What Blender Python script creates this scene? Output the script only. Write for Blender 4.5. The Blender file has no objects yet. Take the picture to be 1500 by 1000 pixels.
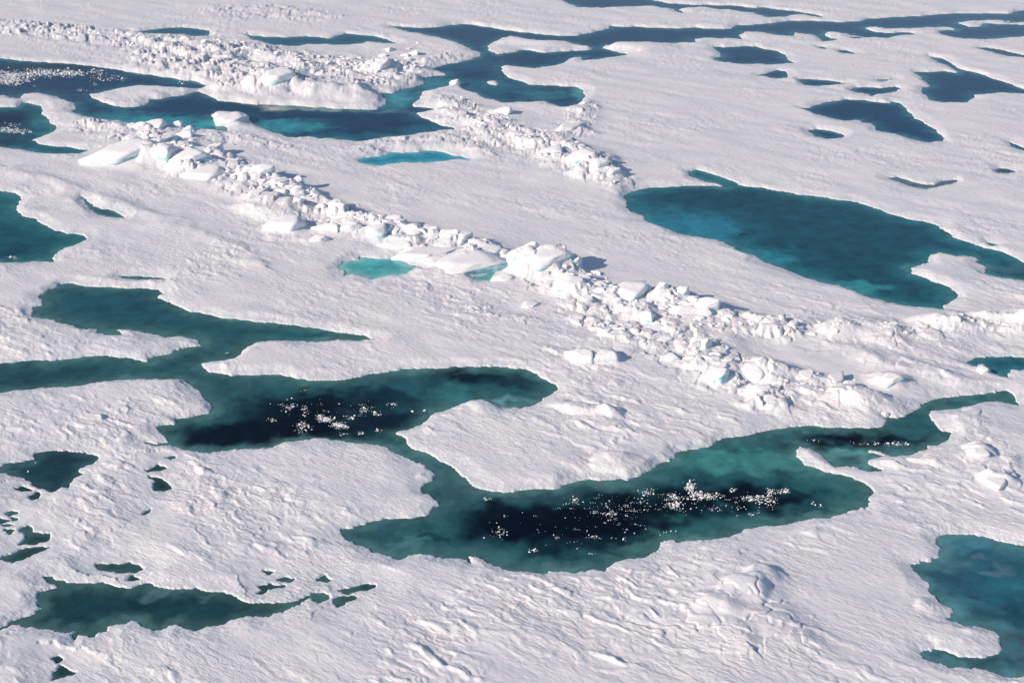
import bpy, math, random
import numpy as np
from mathutils import Vector
random.seed(7); RNG = np.random.default_rng(7)
SC = bpy.context.scene; COL = SC.collection

# ------------------------------------------------------------------ camera, sky, sun, exposure
CAM_H = 60.0; PITCH = math.radians(24.0); FOC = 50.0
cd = bpy.data.cameras.new('camera'); cam = bpy.data.objects.new('camera', cd); COL.objects.link(cam)
cd.lens = FOC; cd.sensor_width = 36; cd.clip_start = 1; cd.clip_end = 20000
cam.location = (0, 0, CAM_H); cam.rotation_euler = (math.radians(90) - PITCH, 0, 0)
SC.camera = cam
SUN_EL = math.radians(26); LX, LY = 0.87, 0.49            # horizontal direction the light travels
w = bpy.data.worlds.new('World'); SC.world = w; w.use_nodes = True
wn = w.node_tree; wn.nodes.clear()
sky = wn.nodes.new('ShaderNodeTexSky'); sky.sky_type = 'NISHITA'; sky.sun_disc = False
sky.sun_elevation = SUN_EL; sky.sun_rotation = math.atan2(-LX, -LY); sky.altitude = 50
sky.air_density = 1.0; sky.dust_density = 0.6; sky.ozone_density = 2.6
bg = wn.nodes.new('ShaderNodeBackground'); bg.inputs[1].default_value = 0.118
wo = wn.nodes.new('ShaderNodeOutputWorld')
wn.links.new(sky.outputs[0], bg.inputs[0]); wn.links.new(bg.outputs[0], wo.inputs[0])
sd_ = bpy.data.lights.new('sun', 'SUN'); sun = bpy.data.objects.new('sun', sd_); COL.objects.link(sun)
sd_.energy = 4.7; sd_.angle = math.radians(0.55); sd_.color = (1.0, 0.85, 0.70)
ld = Vector((LX * math.cos(SUN_EL), LY * math.cos(SUN_EL), -math.sin(SUN_EL)))
sun.rotation_euler = ld.to_track_quat('-Z', 'Y').to_euler(); sun.location = (-80, -20, 90)
SC.view_settings.view_transform = 'Standard'; SC.view_settings.look = 'None'
SC.view_settings.exposure = 0.0; SC.view_settings.gamma = 1.0

# ------------------------------------------------------------------ survey: photo points to the ground plane
CP, SP = math.cos(PITCH), math.sin(PITCH)
def ground(px, py, z=0.0):
    px = np.asarray(px, float); py = np.asarray(py, float)
    a = (px - 750) / 1500 * 36 / FOC; b = (500 - py) / 1500 * 36 / FOC
    dy = CP + b * SP; dz = -SP + b * CP
    t = (z - CAM_H) / dz
    return a * t, dy * t
def scale_at(px, py):                                    # metres across per photo pixel at that point
    x, y = ground(px, py); zc = y * CP + CAM_H * SP
    return float(zc * 36 / FOC / 1500)
OX = [0, 370, 740, 1100]; OY = [0, 240, 490, 734]
def trace(txt):
    pts = []; ox = oy = 0
    for tok in txt.split():
        if tok[0] == 'T': oy, ox = OY[int(tok[1])], OX[int(tok[2])]
        else:
            x, y = tok.split(','); pts.append((ox + float(x) / 3.75, oy + float(y) / 3.75))
    p = np.array(pts); x, y = ground(p[:, 0], p[:, 1]); return np.stack([x, y], 1)

# ------------------------------------------------------------------ noise
PERM = np.concatenate([RNG.permutation(512)] * 3).astype(np.int32)
GA = RNG.random(512) * 2 * np.pi; GX = np.cos(GA).astype(np.float32); GY = np.sin(GA).astype(np.float32)
def perlin(x, y, s=0):
    x = np.asarray(x, np.float32); y = np.asarray(y, np.float32)
    xi = np.floor(x).astype(np.int32); yi = np.floor(y).astype(np.int32)
    fx = x - xi; fy = y - yi
    u = fx * fx * fx * (fx * (fx * 6 - 15) + 10); v = fy * fy * fy * (fy * (fy * 6 - 15) + 10)
    def g(a, b, dx, dy):
        h = PERM[((xi + a + s * 57) & 511)]; h = PERM[h + ((yi + b + s * 131) & 511)] & 511
        return GX[h] * dx + GY[h] * dy
    n00 = g(0, 0, fx, fy); n10 = g(1, 0, fx - 1, fy); n01 = g(0, 1, fx, fy - 1); n11 = g(1, 1, fx - 1, fy - 1)
    a = n00 + u * (n10 - n00); b = n01 + u * (n11 - n01)
    return (a + v * (b - a)) * 1.5
def fbm(x, y, o=3, s=0, g=0.5):
    r = 0; a = 1.0; f = 1.0
    for i in range(o):
        r = r + a * perlin(x * f, y * f, s + i); a *= g; f *= 2.03
    return r
def sstep(a, b, x):
    t = np.clip((x - a) / (b - a), 0, 1); return t * t * (3 - 2 * t)
def cell_facets(x, y, s=0):
    """tilted plates of a broken cell pattern: returns height (-1..1) and distance to the cell joint"""
    xi = np.floor(x).astype(np.int32); yi = np.floor(y).astype(np.int32)
    d1 = np.full(x.shape, 9.0, np.float32); d2 = d1.copy(); hh = np.zeros_like(d1)
    for i in (-1, 0, 1):
        for j in (-1, 0, 1):
            k = PERM[(xi + i + s * 31) & 511]; k = PERM[k + ((yi + j) & 511)] & 511
            cx = xi + i + 0.5 + 0.42 * GX[k]; cy = yi + j + 0.5 + 0.42 * GY[k]
            dx = x - cx; dy = y - cy; d = np.sqrt(dx * dx + dy * dy)
            k2 = PERM[k + 77] & 511
            h = .5 * GX[k2] + 1.25 * (GX[k] * dy - GY[k2] * dx)
            c = d < d1
            d2 = np.where(c, d1, np.minimum(d2, d)); hh = np.where(c, h, hh); d1 = np.where(c, d, d1)
    return hh, d2 - d1

# ------------------------------------------------------------------ traced outlines of the ponds
# each entry: key, label, outlines, islands
PONDS = [
('far_lead', 'long branching lead of dark blue water crossing the far ice from side to side', ["""
T00 0,322 90,332 210,343 400,352 520,366 640,385 740,402 860,418 960,434 1060,450 1110,462 1140,470 1085,490 1000,487 900,480 780,475
690,480 600,497 540,512 490,522 505,540 560,565 620,582 680,592 760,586 800,577 830,548 880,545 950,530 1020,522 1080,505 1110,512 1160,535
1200,552 1290,565 1400,574 T01 112,578 230,585 340,590 460,598 600,604 690,600 735,575 740,545 695,520 700,512 760,515 830,490 900,472 955,462
935,425 985,420 1060,412 1068,402 1000,395 990,378 1040,360 1120,345 1200,328 1250,310 1255,292 1200,270 1130,235 1040,210 950,190 860,175
780,155 750,145 800,147 930,155 1030,150 1100,138 1160,134 1240,142 1320,155 1400,168 T02 100,178 200,192 300,200 390,200 450,185 520,172
570,160 575,148 640,148 720,148 800,155 920,158 1040,155 1150,160 1240,160 1270,142 1350,138 1420,132 T03 100,128 180,118 300,116 400,120
500,124 600,115 640,104 760,97 900,92 1000,82 1100,76 1215,76 1300,76 1438,78 1438,68 1500,55 1700,45 1700,215 1500,205 1400,208 1300,216
1180,213 1100,203 1050,190 1040,178 1070,165 1130,165 1110,155 1050,148 950,150 870,160 800,160 740,158 640,150 620,155 680,175 740,182
820,182 870,180 910,190 800,200 740,213 650,210 560,195 480,180 410,175 400,190 430,210 485,217 440,228 385,228 372,205 330,190 240,180
230,205 160,195 60,178 0,172 T02 1320,172 1290,198 1305,215 1200,210 1100,210 1030,215 1060,235 980,235 900,242 800,240 680,238 600,243
545,252 540,265 600,285 690,298 620,310 560,318 500,325 430,335 420,315 345,322 320,350 250,365 150,378 80,368 0,357 T01 1365,370 1368,400
1387,422 T02 60,440 130,465 200,470 300,475 400,482 430,500 435,530 420,565 380,580 330,590 280,575 210,558 120,560 0,562 T01 1300,540
1220,515 1150,485 1130,450 1105,438 1090,465 1060,480 1000,490 930,505 915,545 880,570 885,585 960,590 1000,602 900,625 920,640 980,665
1040,690 1130,705 1040,720 950,735 860,745 740,755 600,775 460,765 330,755 200,752 130,730 50,700 0,680 T00 1380,665 1330,640 1280,620
1200,615 1155,632 1170,660 1220,690 1260,725 1180,720 1100,705 1060,710 1010,695 990,675 960,675 950,690 900,675 820,668 740,680 660,665
560,658 450,635 390,608 425,600 415,568 350,545 290,525 200,512 140,517 90,545 60,535 30,525 0,525 -160,520 -160,310"""],
 ["""T01 1500,276 1420,290 1350,300 1300,278 1285,255 1330,235 1370,212 1420,200 T02 50,203 120,218 200,225 300,228 400,245 480,265 470,275
 350,282 220,290 100,278 60,275""", "T01 1285,450 1330,445 1365,460 1340,470 1300,465",
 "T03 1130,128 1200,115 1300,112 1380,112 1420,128 1500,122 1600,120 1600,140 1500,138 1400,135 1280,130 1260,148 1200,150"]),
('edge_pond', 'dark pond at the left edge with a small raft of white slush', ["""T00 -160,580 0,592 90,588 130,568 190,570
 235,590 225,620 260,650 310,710 270,735 175,770 250,800 360,810 490,822 440,845 340,848 220,838 120,822 0,808 -160,800"""], []),
('p', 'narrow dark blue pond tucked behind the jumbled blocks near the top left', ["T00 690,170 760,175 860,162 940,153 1000,152 1080,160 1150,172 1145,200 1080,203 1020,190 950,190 850,188 740,178"], []),
('p', 'slender blue pond along the back of the broad rubble field at the top', ["""T01 -30,190 80,205 200,205 300,202 430,210 480,195 510,185 600,192
 680,205 740,218 790,240 720,240 640,230 560,245 440,247 300,245 220,255 120,250 60,235 10,215"""], []),
('p', 'tiny pale turquoise pool inside the broad rubble field', ["T01 -25,330 60,345 165,348 120,360 60,352 0,352"], []),
('p', 'vivid turquoise spindle shaped pond in the smooth snow above the main ridge', ["""T01 570,882 620,865 700,858 755,845 750,833 850,840 900,840 940,828
 1040,833 1100,850 1195,875 1130,880 1030,888 900,898 850,890 790,900 720,907 660,910 600,895"""], []),
('p', 'dark blue channel of water running out of the top edge of the ice', ["""T02 200,-45 340,15 400,40 540,45 600,40 700,38 800,33 870,45 930,50 940,65
 990,75 950,55 1000,45 1100,42 1200,55 1300,65 1370,72 1430,95 T03 120,98 200,88 290,80 340,90 390,98 400,92 330,78 230,62 130,52 60,42
 T02 1387,46 1270,35 1150,30 1020,28 880,18 800,0 760,-45"""], []),
('p', 'small oval blue pond just below the far lead, right of centre', ["""T02 1145,262 1200,262 1300,255 1370,255 1440,275 T03 140,282 185,298 205,330 230,348
 130,353 0,353 T02 1300,350 1200,342 1150,328 1155,318 1190,312 1185,290"""], []),
('p', 'little humped blue pond right under the oval blue pond', ["T03 35,415 90,405 140,388 190,395 200,415 190,433 140,435 90,420"], []),
('p', 'thin wedge shaped blue pond between the little humped pond and the toothed pond', ["T03 262,438 300,436 400,442 470,450 520,460 440,468 360,473 300,468"], []),
('p', 'lens shaped blue pond directly above the boot shaped pond', ["T03 545,495 570,482 640,480 720,487 790,478 820,486 790,505 720,515 680,518 665,528 650,515 590,510"], []),
('p', 'boot shaped blue pond with an arched top and long toe, upper right', ["""T03 275,595 330,590 370,572 440,562 520,548 620,550 700,560 765,568 775,558
 820,570 860,600 870,625 940,670 1000,710 1050,745 1068,762 1040,778 980,783 920,775 850,755 780,735 685,715 690,695 660,678 610,675 600,660 565,662 500,662 420,645 340,620"""], []),
('p', 'small dark oval pond below the heel of the boot shaped pond', ["T03 318,718 360,712 430,720 490,735 515,748 490,760 420,762 360,750"], []),
('p', 'jagged blue pond with a thin northern arm reaching the right edge', ["""T03 975,310 1040,320 1090,342 1130,370 1160,385 1230,400 1300,422 1400,455
 1500,490 1700,540 1700,545 1500,518 1430,515 1380,512 1300,520 1235,520 1220,545 1200,562 1120,566 1040,562 980,550 970,525 930,500 960,485 985,470 940,430 898,395
 980,397 1060,393 1135,405 1140,395 1090,365 1040,345"""], []),
('p', 'thin slanting dark pool at the right edge above the jagged blue pond', ["T03 1245,265 1300,265 1370,275 1430,290 1500,305 1600,320 1600,330 1490,315 1420,310 1340,290"], []),
('p', 'tiny blue sliver of water just below the bend of the far lead', ["T03 480,278 520,278 580,298 500,292"], []),
('p', 'tiny dark speck of water left of the blue sliver below the far lead', ["T03 360,256 420,264 400,270"], []),
('p', 'tiny dark streak of water touching the underside of the far lead', ["T03 545,204 620,210 580,216"], []),
('p', 'small slanting puddle at the right edge beside the boot shaped pond', ["T03 1425,785 1500,815 1560,840 1500,828 1440,808"], []),
('p', 'faint grey slush puddle above the lens shaped pond', ["T03 680,440 780,434 720,450"], []),
('p', 'shallow grey V shaped puddle above the largest blue pond', ["T13 760,82 800,75 860,92 930,112 1010,118 1050,95 1130,90 1120,105 1050,120 960,140 880,125 820,100"], []),
('p', 'small grey eye shaped puddle near the right edge, right of the V shaped one', ["T13 1345,35 1370,25 1420,32 1455,45 1400,55 1360,50"], []),
('p', 'tiny dark nick of water above the right arm of the largest blue pond', ["T13 1300,432 1350,445 1320,452"], []),
('big_blue', 'largest blue pond, teardrop shaped with a narrow arm reaching the right edge', ["""T12 1005,45 1050,35 1100,45 1180,70 1250,95 1290,118
 1350,125 1430,135 T13 150,150 250,165 400,185 550,205 660,235 760,270 830,295 930,315 1020,335 1060,365 1110,405 1200,435 1300,465 1390,490 1500,540 1700,620 1700,670
 1500,645 1420,635 1340,620 1280,605 1288,575 1240,540 1265,535 1230,515 1160,503 1100,500 1040,490 985,500 970,515 975,540 900,565 872,575 880,600 950,630 1030,655 1100,690
 1128,712 1120,740 1070,775 1060,795 980,790 860,775 760,760 650,735 590,705 500,680 400,650 300,625 180,580 80,535 0,500 T12 1300,480 1200,435 1080,405 960,385 860,350 775,310
 760,290 690,260 660,200 655,172 700,155 800,135 920,125 1060,122 1140,125 1210,128 1180,115 1100,95 1040,80 1010,65"""], []),
('p', 'deep teal pond cut off by the left edge, above the two long green ponds', ["""T10 -160,130 0,150 80,162 115,185 110,210 82,240 120,285 200,305 240,335 300,365 380,385
 470,402 480,412 440,440 350,460 300,500 290,540 200,540 0,542 -160,545"""], []),
('p', 'small green sliver pool right of the deep teal pond', ["T10 450,182 510,235 560,250 610,255 650,275 682,298 620,292 550,280 510,255"], []),
('p', 'hair thin green pool between the teal pond and the broad green pond', ["T10 662,620 740,618 850,625 905,632 800,634 690,630"], []),
('p', 'pale turquoise pool at the foot of the big slabs of the main ridge', ["""T11 462,570 500,540 545,530 590,530 590,517 700,520 790,515 830,540 880,560 945,575 890,570 850,590
 830,608 770,612 720,625 660,630 600,615 550,605 520,620 500,590"""], []),
('p', 'tiny turquoise pool wedged against the largest smooth slab of the main ridge', ["T11 1215,628 1290,605 1340,560 1350,575 1310,625 1300,640 1250,640"], []),
('main', 'great winding green melt pond with black open centres and floating white ice bits', ["""T10 332,658 400,662 520,675 640,678 780,683 860,692 895,715 860,730 940,770 1040,810
 1150,832 1250,850 1400,862 T11 112,872 200,885 330,898 390,915 520,935 600,945 650,960 600,970 480,965 360,975 200,975 60,975 0,985 T20 1340,75 1320,105 1280,130 1200,150 1100,165 1120,185
 1200,215 1270,232 1340,222 1387,228 T21 60,222 160,225 230,240 300,250 430,250 500,243 580,228 680,218 780,198 900,188 1050,182 1200,178 1350,180 T22 0,185 80,195 160,215 230,245 280,280
 288,300 260,320 200,345 160,385 90,412 60,405 0,400 T21 1330,375 1260,362 1180,368 1100,400 1000,425 960,450 955,475 880,515 800,530 778,545 850,590 920,640 1000,670 1080,715 1150,765
 1200,820 1250,850 1370,868 T22 0,868 112,855 230,845 280,848 340,820 410,797 500,795 590,800 680,805 740,775 800,745 850,705 905,700 930,675 935,640 1000,632 1110,620 1160,580
 1230,565 1330,560 T23 0,555 100,520 200,512 350,505 450,510 640,520 700,508 760,482 752,465 820,465 880,435 925,410 935,375 1000,355 1100,340 1200,335 1340,320 1360,308
 1415,308 1460,335 1475,390 1400,370 1330,365 1250,375 1130,405 1000,420 985,460 1010,490 1050,530 1110,548 1060,565 1020,605 970,612 960,640 880,658 780,668 740,665 700,640 640,625
 620,640 700,662 725,672 690,680 640,690 640,705 700,735 715,745 640,750 570,725 500,722 480,728 430,690 400,655 340,625 270,615 232,635 255,680 290,720 380,745 480,765 540,785 600,820 680,862
 650,885 655,910 620,955 T33 600,30 540,65 450,90 380,95 260,110 150,125 80,145 0,160 T32 1300,160 1270,185 1150,205 1050,222 950,220 870,205 840,240 800,290 750,315 640,325 590,345
 545,385 480,378 380,388 300,375 240,378 225,395 150,390 60,380 0,375 T31 1440,382 1370,350 1300,325 1220,300 1160,305 1195,340 1140,325 1080,315 1000,300 910,290 860,300 830,320
 770,300 710,285 640,270 590,240 520,212 505,190 492,150 560,140 620,130 700,100 740,90 860,85 950,80 1000,45 1025,20 T21 1020,915 980,885 930,875 935,840 975,810 995,770 950,715
 880,690 800,650 700,610 600,590 500,580 380,575 270,582 180,590 130,610 100,620 0,630 T20 1250,632 1150,642 1060,645 1000,630 930,604 900,610 805,607 810,598 870,600 920,590 905,560
 870,530 870,510 900,495 955,498 965,470 1060,455 1165,435 1180,400 1150,365 1100,330 1060,280 1000,250 900,242 780,240 650,248 520,258 440,280 370,290 220,298 100,308 0,322 -160,335
 -160,160 0,160 150,148 300,140 450,125 600,120 700,125 780,142 820,152 825,130 930,105 1000,75 1115,58 T10 1115,985 1080,962 1000,950 900,948 780,925 640,910 660,940 600,938 540,930
 535,910 480,905 400,885 330,865 230,850 175,835 195,785 238,775 232,730 270,690 325,675"""], []),
('p', 'small teal pond at the right edge beside a rounded snow boulder', ["""T23 1192,155 1240,125 1300,118 1400,128 1500,132 1700,130 1700,200 1500,192 1440,195 1400,215 1390,235 1340,220
 1320,190 1280,165 1250,165 1235,175"""], []),
('corner', 'large teal pond in the bottom right corner, cut by a snow tongue', ["""T33 1020,210 1090,185 1180,177 1280,185 1360,220 1440,240 1500,250 1800,300 1800,990 1500,965 1430,965 1300,935 1220,925
 1180,910 1080,905 1020,880 960,870 940,830 990,795 1060,815 1130,845 1220,860 1290,865 1350,820 1355,780 1370,745 1355,705 1300,690 1180,675 1080,640 1105,600 1040,550 990,505 975,450
 920,390 885,345 1000,335 1030,300 1020,250"""], []),
('p', 'kite shaped dark green pond near the left edge with ragged shores', ["""T20 0,755 40,705 120,690 185,690 190,658 280,640 370,635 470,655 540,680 530,700 450,730 440,745 460,765 400,790 370,850
 320,848 290,870 240,845 180,825 130,795 60,780"""], []),
('h', 'small dark melt hole just below the kite shaped pond, upper one of two', ["T20 85,845 120,835 175,855 130,862"], []),
('h', 'small dark melt hole below the kite shaped pond, lower one of two', ["T20 170,890 210,868 215,895 180,908"], []),
('h', 'upper dark melt hole of the pair beside the point of the winding pond', ["T20 835,735 870,718 920,732 880,745 810,752"], []),
('h', 'larger lower dark melt hole of the pair beside the point of the winding pond', ["T20 825,780 885,795 925,822 935,845 900,862 860,850 850,820 865,805"], []),
('h', 'tiny dark nick in the snow above the pair of melt holes', ["T20 915,675 965,673 940,684"], []),
('h', 'tiny melt hole standing alone below the pair of dark holes', ["T20 785,978 820,966 800,984"], []),
('h', 'small dark melt hole cut by the left edge', ["T30 -60,92 0,92 50,110 0,120 -60,120"], []),
('h', 'topmost tiny dark hole near the left edge', ["T30 40,60 60,54 84,66 60,78"], []),
('h', 'flat tiny dark hole near the left edge, below the edge hole', ["T30 20,128 65,133 40,141"], []),
('h', 'tiny round dark hole right of the one cut by the left edge', ["T30 60,92 95,98 70,108"], []),
('h', 'small dim hole near the left edge beside the hooked melt hole', ["T30 30,160 75,156 60,178"], []),
('h', 'hooked dark green melt hole near the left edge', ["T30 110,150 160,140 175,170 265,188 268,215 210,230 110,235 150,205 140,180"], []),
('h', 'slanting dark green melt hole under the hooked one', ["T30 10,315 60,295 110,270 180,258 275,250 210,280 140,310 70,335"], []),
('h', 'oblong dark melt hole above the long bottom left pond', ["T30 530,350 640,348 700,340 740,350 780,375 740,388 620,388 550,375"], []),
('h', 'tiny pointed hole between the oblong hole and the long bottom left pond', ["T30 705,432 730,408 760,430 740,438"], []),
('corner_left', 'long dark green pond with ragged shores across the bottom left', ["""T30 235,415 270,420 300,440 400,450 540,452 620,475 690,478 740,460 800,450 870,478 1000,485 1080,478 1180,492 1300,520 1340,555
 1387,565 T31 100,568 230,548 320,520 350,500 420,510 415,535 370,552 340,550 320,530 260,560 255,575 150,605 50,635 0,635 T30 1300,655 1240,680 1190,692 1110,692 1050,712 960,685 880,712
 770,695 755,660 720,650 620,680 610,705 550,720 515,752 440,742 410,768 405,735 430,715 320,718 240,690 150,680 80,690 0,720 -60,740 -60,718 0,705 100,655 190,630 225,590 210,545 200,515
 260,500 325,480 270,460 240,450"""], []),
('h', 'last long green puddle of the chain east of the bottom left pond', ["T31 480,490 540,480 610,462 665,460 665,478 580,490 520,510"], []),
('h', 'triangular green puddle under the last long one of the chain', ["T31 450,540 480,525 570,525 520,555 470,578"], []),
('h', 'small dark puddle above the tapering end of the bottom left pond', ["T31 355,425 390,412 435,435 400,442"], []),
('h', 'oval green puddle left of centre above the bottom left pond tail', ["T31 140,432 170,420 235,430 200,444"], []),
('h', 'bow shaped green puddle under the oval puddle', ["T31 40,465 100,458 175,468 120,480 80,482 50,512 25,510 60,488"], []),
('h', 'tiny dark puddle topmost of those above the bottom left pond tail', ["T31 70,378 110,393 90,402"], []),
('h', 'small dark melt hole near the bottom left corner, upper of two', ["T30 290,865 320,855 340,870 320,885"], []),
('h', 'blotchy dark melt hole near the bottom left corner, lower of two', ["T30 305,940 340,905 370,930 410,940 340,965 290,978"], []),
]
# bed colour (what the water body shows): key or index -> (shallow, deep, metres to deep)
def lin(r, g, b):
    return tuple(((c / 255) / 12.92 if c / 255 <= 0.04045 else ((c / 255 + 0.055) / 1.055) ** 2.4) for c in (r, g, b))
NP_ = len(PONDS)
SH = [lin(18, 86, 110)] * NP_; DE = [lin(8, 55, 88)] * NP_; DD = [3.0] * NP_
def setc(i, sh, de, dd): SH[i], DE[i], DD[i] = lin(*sh), lin(*de), dd
for i, p in enumerate(PONDS):
    if p[0] == 'h': setc(i, (28, 72, 70), (16, 56, 56), 0.6)
setc(0, (20, 84, 108), (8, 50, 84), 4)
setc(1, (20, 110, 122), (12, 70, 88), 4)
setc(2, (20, 100, 120), (10, 84, 108), 2); setc(3, (30, 105, 120), (10, 80, 104), 3); setc(4, (110, 185, 190), (90, 170, 178), 1)
setc(5, (50, 178, 195), (0, 140, 168), 2.0)
setc(20, (108, 118, 136), (62, 78, 100), 1.2); setc(19, (150, 155, 165), (110, 120, 135), 1); setc(21, (90, 100, 118), (52, 66, 84), .6)
setc(14, (60, 88, 105), (40, 70, 92), 1.0)
setc(23, (20, 112, 130), (12, 78, 98), 3.5)
setc(24, (20, 118, 112), (0, 84, 88), 4); setc(25, (70, 130, 125), (20, 90, 92), .6); setc(26, (50, 105, 105), (28, 90, 90), .6)
setc(27, (125, 200, 195), (70, 174, 178), 1.5); setc(28, (110, 190, 190), (80, 170, 172), .6)
setc(29, (50, 112, 104), (22, 92, 94), 3); setc(30, (30, 120, 124), (14, 98, 106), 1.5)
setc(31, (58, 132, 132), (26, 102, 112), 3); setc(32, (36, 84, 84), (20, 68, 72), 1.2)
iBL = [i for i, p in enumerate(PONDS) if p[0] == 'corner_left'][0]; setc(iBL, (44, 92, 86), (20, 74, 74), 1.6)
# patches of the bed / open holes: px, py, rx, ry (photo px), colour, strength, softness
D0 = (2, 14, 24)
HINTS = [
 (75, 100, 130, 9, (6, 40, 60), .9), (270, 118, 40, 6, (20, 110, 120), .6), (60, 137, 90, 9, (38, 70, 98), .8), (200, 178, 110, 12, (24, 146, 162), 1), (170, 168, 40, 8, (30, 120, 130), .6),
 (290, 184, 60, 9, (30, 160, 170), 1), (330, 160, 110, 11, (8, 58, 84), .9), (430, 184, 70, 10, (26, 146, 156), 1), (520, 180, 70, 8, (8, 50, 76), .8), (520, 200, 80, 7, (10, 96, 118), .8),
 (630, 190, 50, 6, (20, 110, 125), .7), (585, 145, 26, 16, (46, 150, 162), 1), (640, 124, 30, 12, (36, 134, 150), .9), (720, 128, 70, 12, (18, 100, 120), .8), (800, 138, 40, 8, (40, 128, 135), .7), (848, 137, 12, 10, (80, 160, 165), .8),
 (690, 95, 60, 10, (20, 88, 116), .7), (410, 158, 26, 5, (150, 168, 155), .95), (470, 160, 60, 3.5, (132, 156, 150), .95), (570, 163, 30, 3, (90, 130, 132), .8),
 (10, 175, 38, 12, (2, 24, 46), 1), (15, 208, 50, 8, (10, 60, 76), .9), (60, 178, 20, 10, (24, 118, 118), .9), (75, 192, 10, 8, (40, 130, 125), .6), (50, 160, 30, 5, (30, 70, 90), .7),
 (1010, 335, 95, 28, (8, 128, 160), 1), (960, 305, 40, 14, (20, 110, 135), .7), (1110, 378, 70, 16, (8, 128, 152), 1), (1060, 290, 110, 16, (12, 70, 92), .7), (1092, 345, 11, 3.5, (8, 50, 64), .9),
 (1160, 400, 60, 12, (8, 112, 132), .8), (1260, 422, 50, 9, (28, 146, 160), 1), (1370, 425, 30, 12, (22, 100, 112), .5), (1060, 262, 40, 5, (30, 118, 134), .8), (1250, 290, 120, 8, (50, 110, 110), .25), (1470, 395, 40, 8, (70, 120, 135), .6),
 (15, 370, 30, 14, (0, 66, 76), .7), (60, 345, 30, 18, (0, 92, 90), .5),
 (560, 390, 26, 10, (60, 172, 178), .6),
 (250, 440, 150, 30, (10, 82, 86), .5), (460, 488, 60, 9, (12, 104, 104), .8), (60, 548, 120, 12, (24, 74, 78), .7), (40, 565, 70, 8, (14, 60, 66), .6), (300, 540, 60, 16, (30, 92, 94), .6), (340, 575, 50, 22, (36, 98, 96), .7),
 (330, 637, 90, 16, D0, .95), (450, 625, 115, 27, D0, 1), (500, 590, 95, 17, D0, .9), (420, 600, 80, 22, D0, .85), (560, 615, 60, 22, (6, 30, 42), .95), (560, 578, 60, 10, (6, 48, 62), .8), (690, 551, 62, 11, (2, 26, 34), .95), (735, 560, 55, 9, (10, 50, 54), .8),
 (655, 578, 55, 11, (38, 122, 116), .85), (740, 588, 45, 8, (80, 158, 150), .9), (600, 640, 36, 14, (30, 74, 82), .8), (650, 680, 26, 22, (44, 96, 100), .8), (680, 720, 30, 18, (50, 100, 100), .8), (640, 735, 20, 16, (30, 86, 94), .7), (780, 790, 0.1, 0.1, D0, 0),
 (600, 780, 60, 20, (32, 100, 98), .8), (605, 795, 26, 8, (62, 132, 126), .8), (640, 790, 22, 9, (8, 60, 62), .8),
 (760, 770, 92, 36, (2, 16, 30), 1), (860, 765, 110, 38, D0, 1), (950, 745, 85, 26, D0, .95), (1060, 728, 110, 19, D0, 1), (1140, 728, 40, 14, D0, .9), (860, 800, 90, 14, (6, 40, 50), .7), (720, 755, 45, 22, (3, 18, 28), .9),
 (780, 724, 80, 7, (38, 86, 88), .8), (880, 712, 70, 8, (52, 100, 96), .8), (985, 690, 60, 14, (24, 108, 100), .9), (1070, 672, 85, 16, (48, 148, 132), 1), (1150, 680, 60, 16, (50, 142, 128), .9), (1120, 645, 60, 10, (50, 116, 112), .6), (1160, 650, 40, 8, (20, 64, 68), .6),
 (1200, 705, 50, 12, (30, 110, 100), .7), (1240, 722, 26, 14, (44, 122, 110), .6), (1000, 775, 60, 10, (34, 108, 98), .9), (1100, 763, 90, 8, (40, 112, 104), .7), (1190, 750, 50, 14, (14, 66, 66), .7), (930, 800, 36, 8, (56, 124, 110), .7),
 (1185, 762, 60, 6, (64, 132, 126), .7), (1245, 740, 22, 8, (60, 130, 124), .7), (1010, 790, 40, 6, (70, 138, 130), .7), (960, 700, 30, 8, (60, 122, 116), .7), (1190, 668, 30, 14, (70, 150, 140), .8), (560, 770, 24, 9, (40, 110, 108), .6),
 (1240, 642, 66, 9, D0, 1), (1300, 646, 36, 9, D0, .95), (1330, 650, 24, 8, (6, 40, 48), .8), (1245, 666, 44, 9, (70, 158, 146), .95), (1280, 680, 26, 6, (80, 160, 150), .8), (1355, 620, 30, 16, (20, 96, 96), .8), (1430, 588, 50, 8, (14, 108, 104), .7), (1290, 632, 30, 4, (8, 60, 60), .6),
 (1425, 800, 40, 14, (50, 140, 146), .9), (1440, 830, 40, 8, (100, 150, 155), .45), (1400, 850, 40, 12, (30, 84, 100), .7), (1470, 850, 46, 20, (18, 116, 122), .8), (1480, 900, 60, 16, (16, 78, 88), .7), (1420, 965, 70, 10, (40, 84, 92), .8), (1490, 950, 40, 12, (62, 88, 98), .6),
 (236, 872, 36, 8, (70, 122, 118), .7), (300, 870, 26, 5, (62, 124, 108), .5), (200, 890, 80, 10, (14, 62, 64), .6), (90, 905, 50, 16, (18, 66, 74), .5), (70, 690, 40, 12, (18, 70, 76), .5), (80, 665, 50, 6, (22, 60, 60), .6),
]
POLY = []
for i, (k, lb, outs, isl) in enumerate(PONDS):
    for o in outs: POLY.append((i, trace(o), 1))
    for o in isl: POLY.append((i, trace(o), -1))
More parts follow.
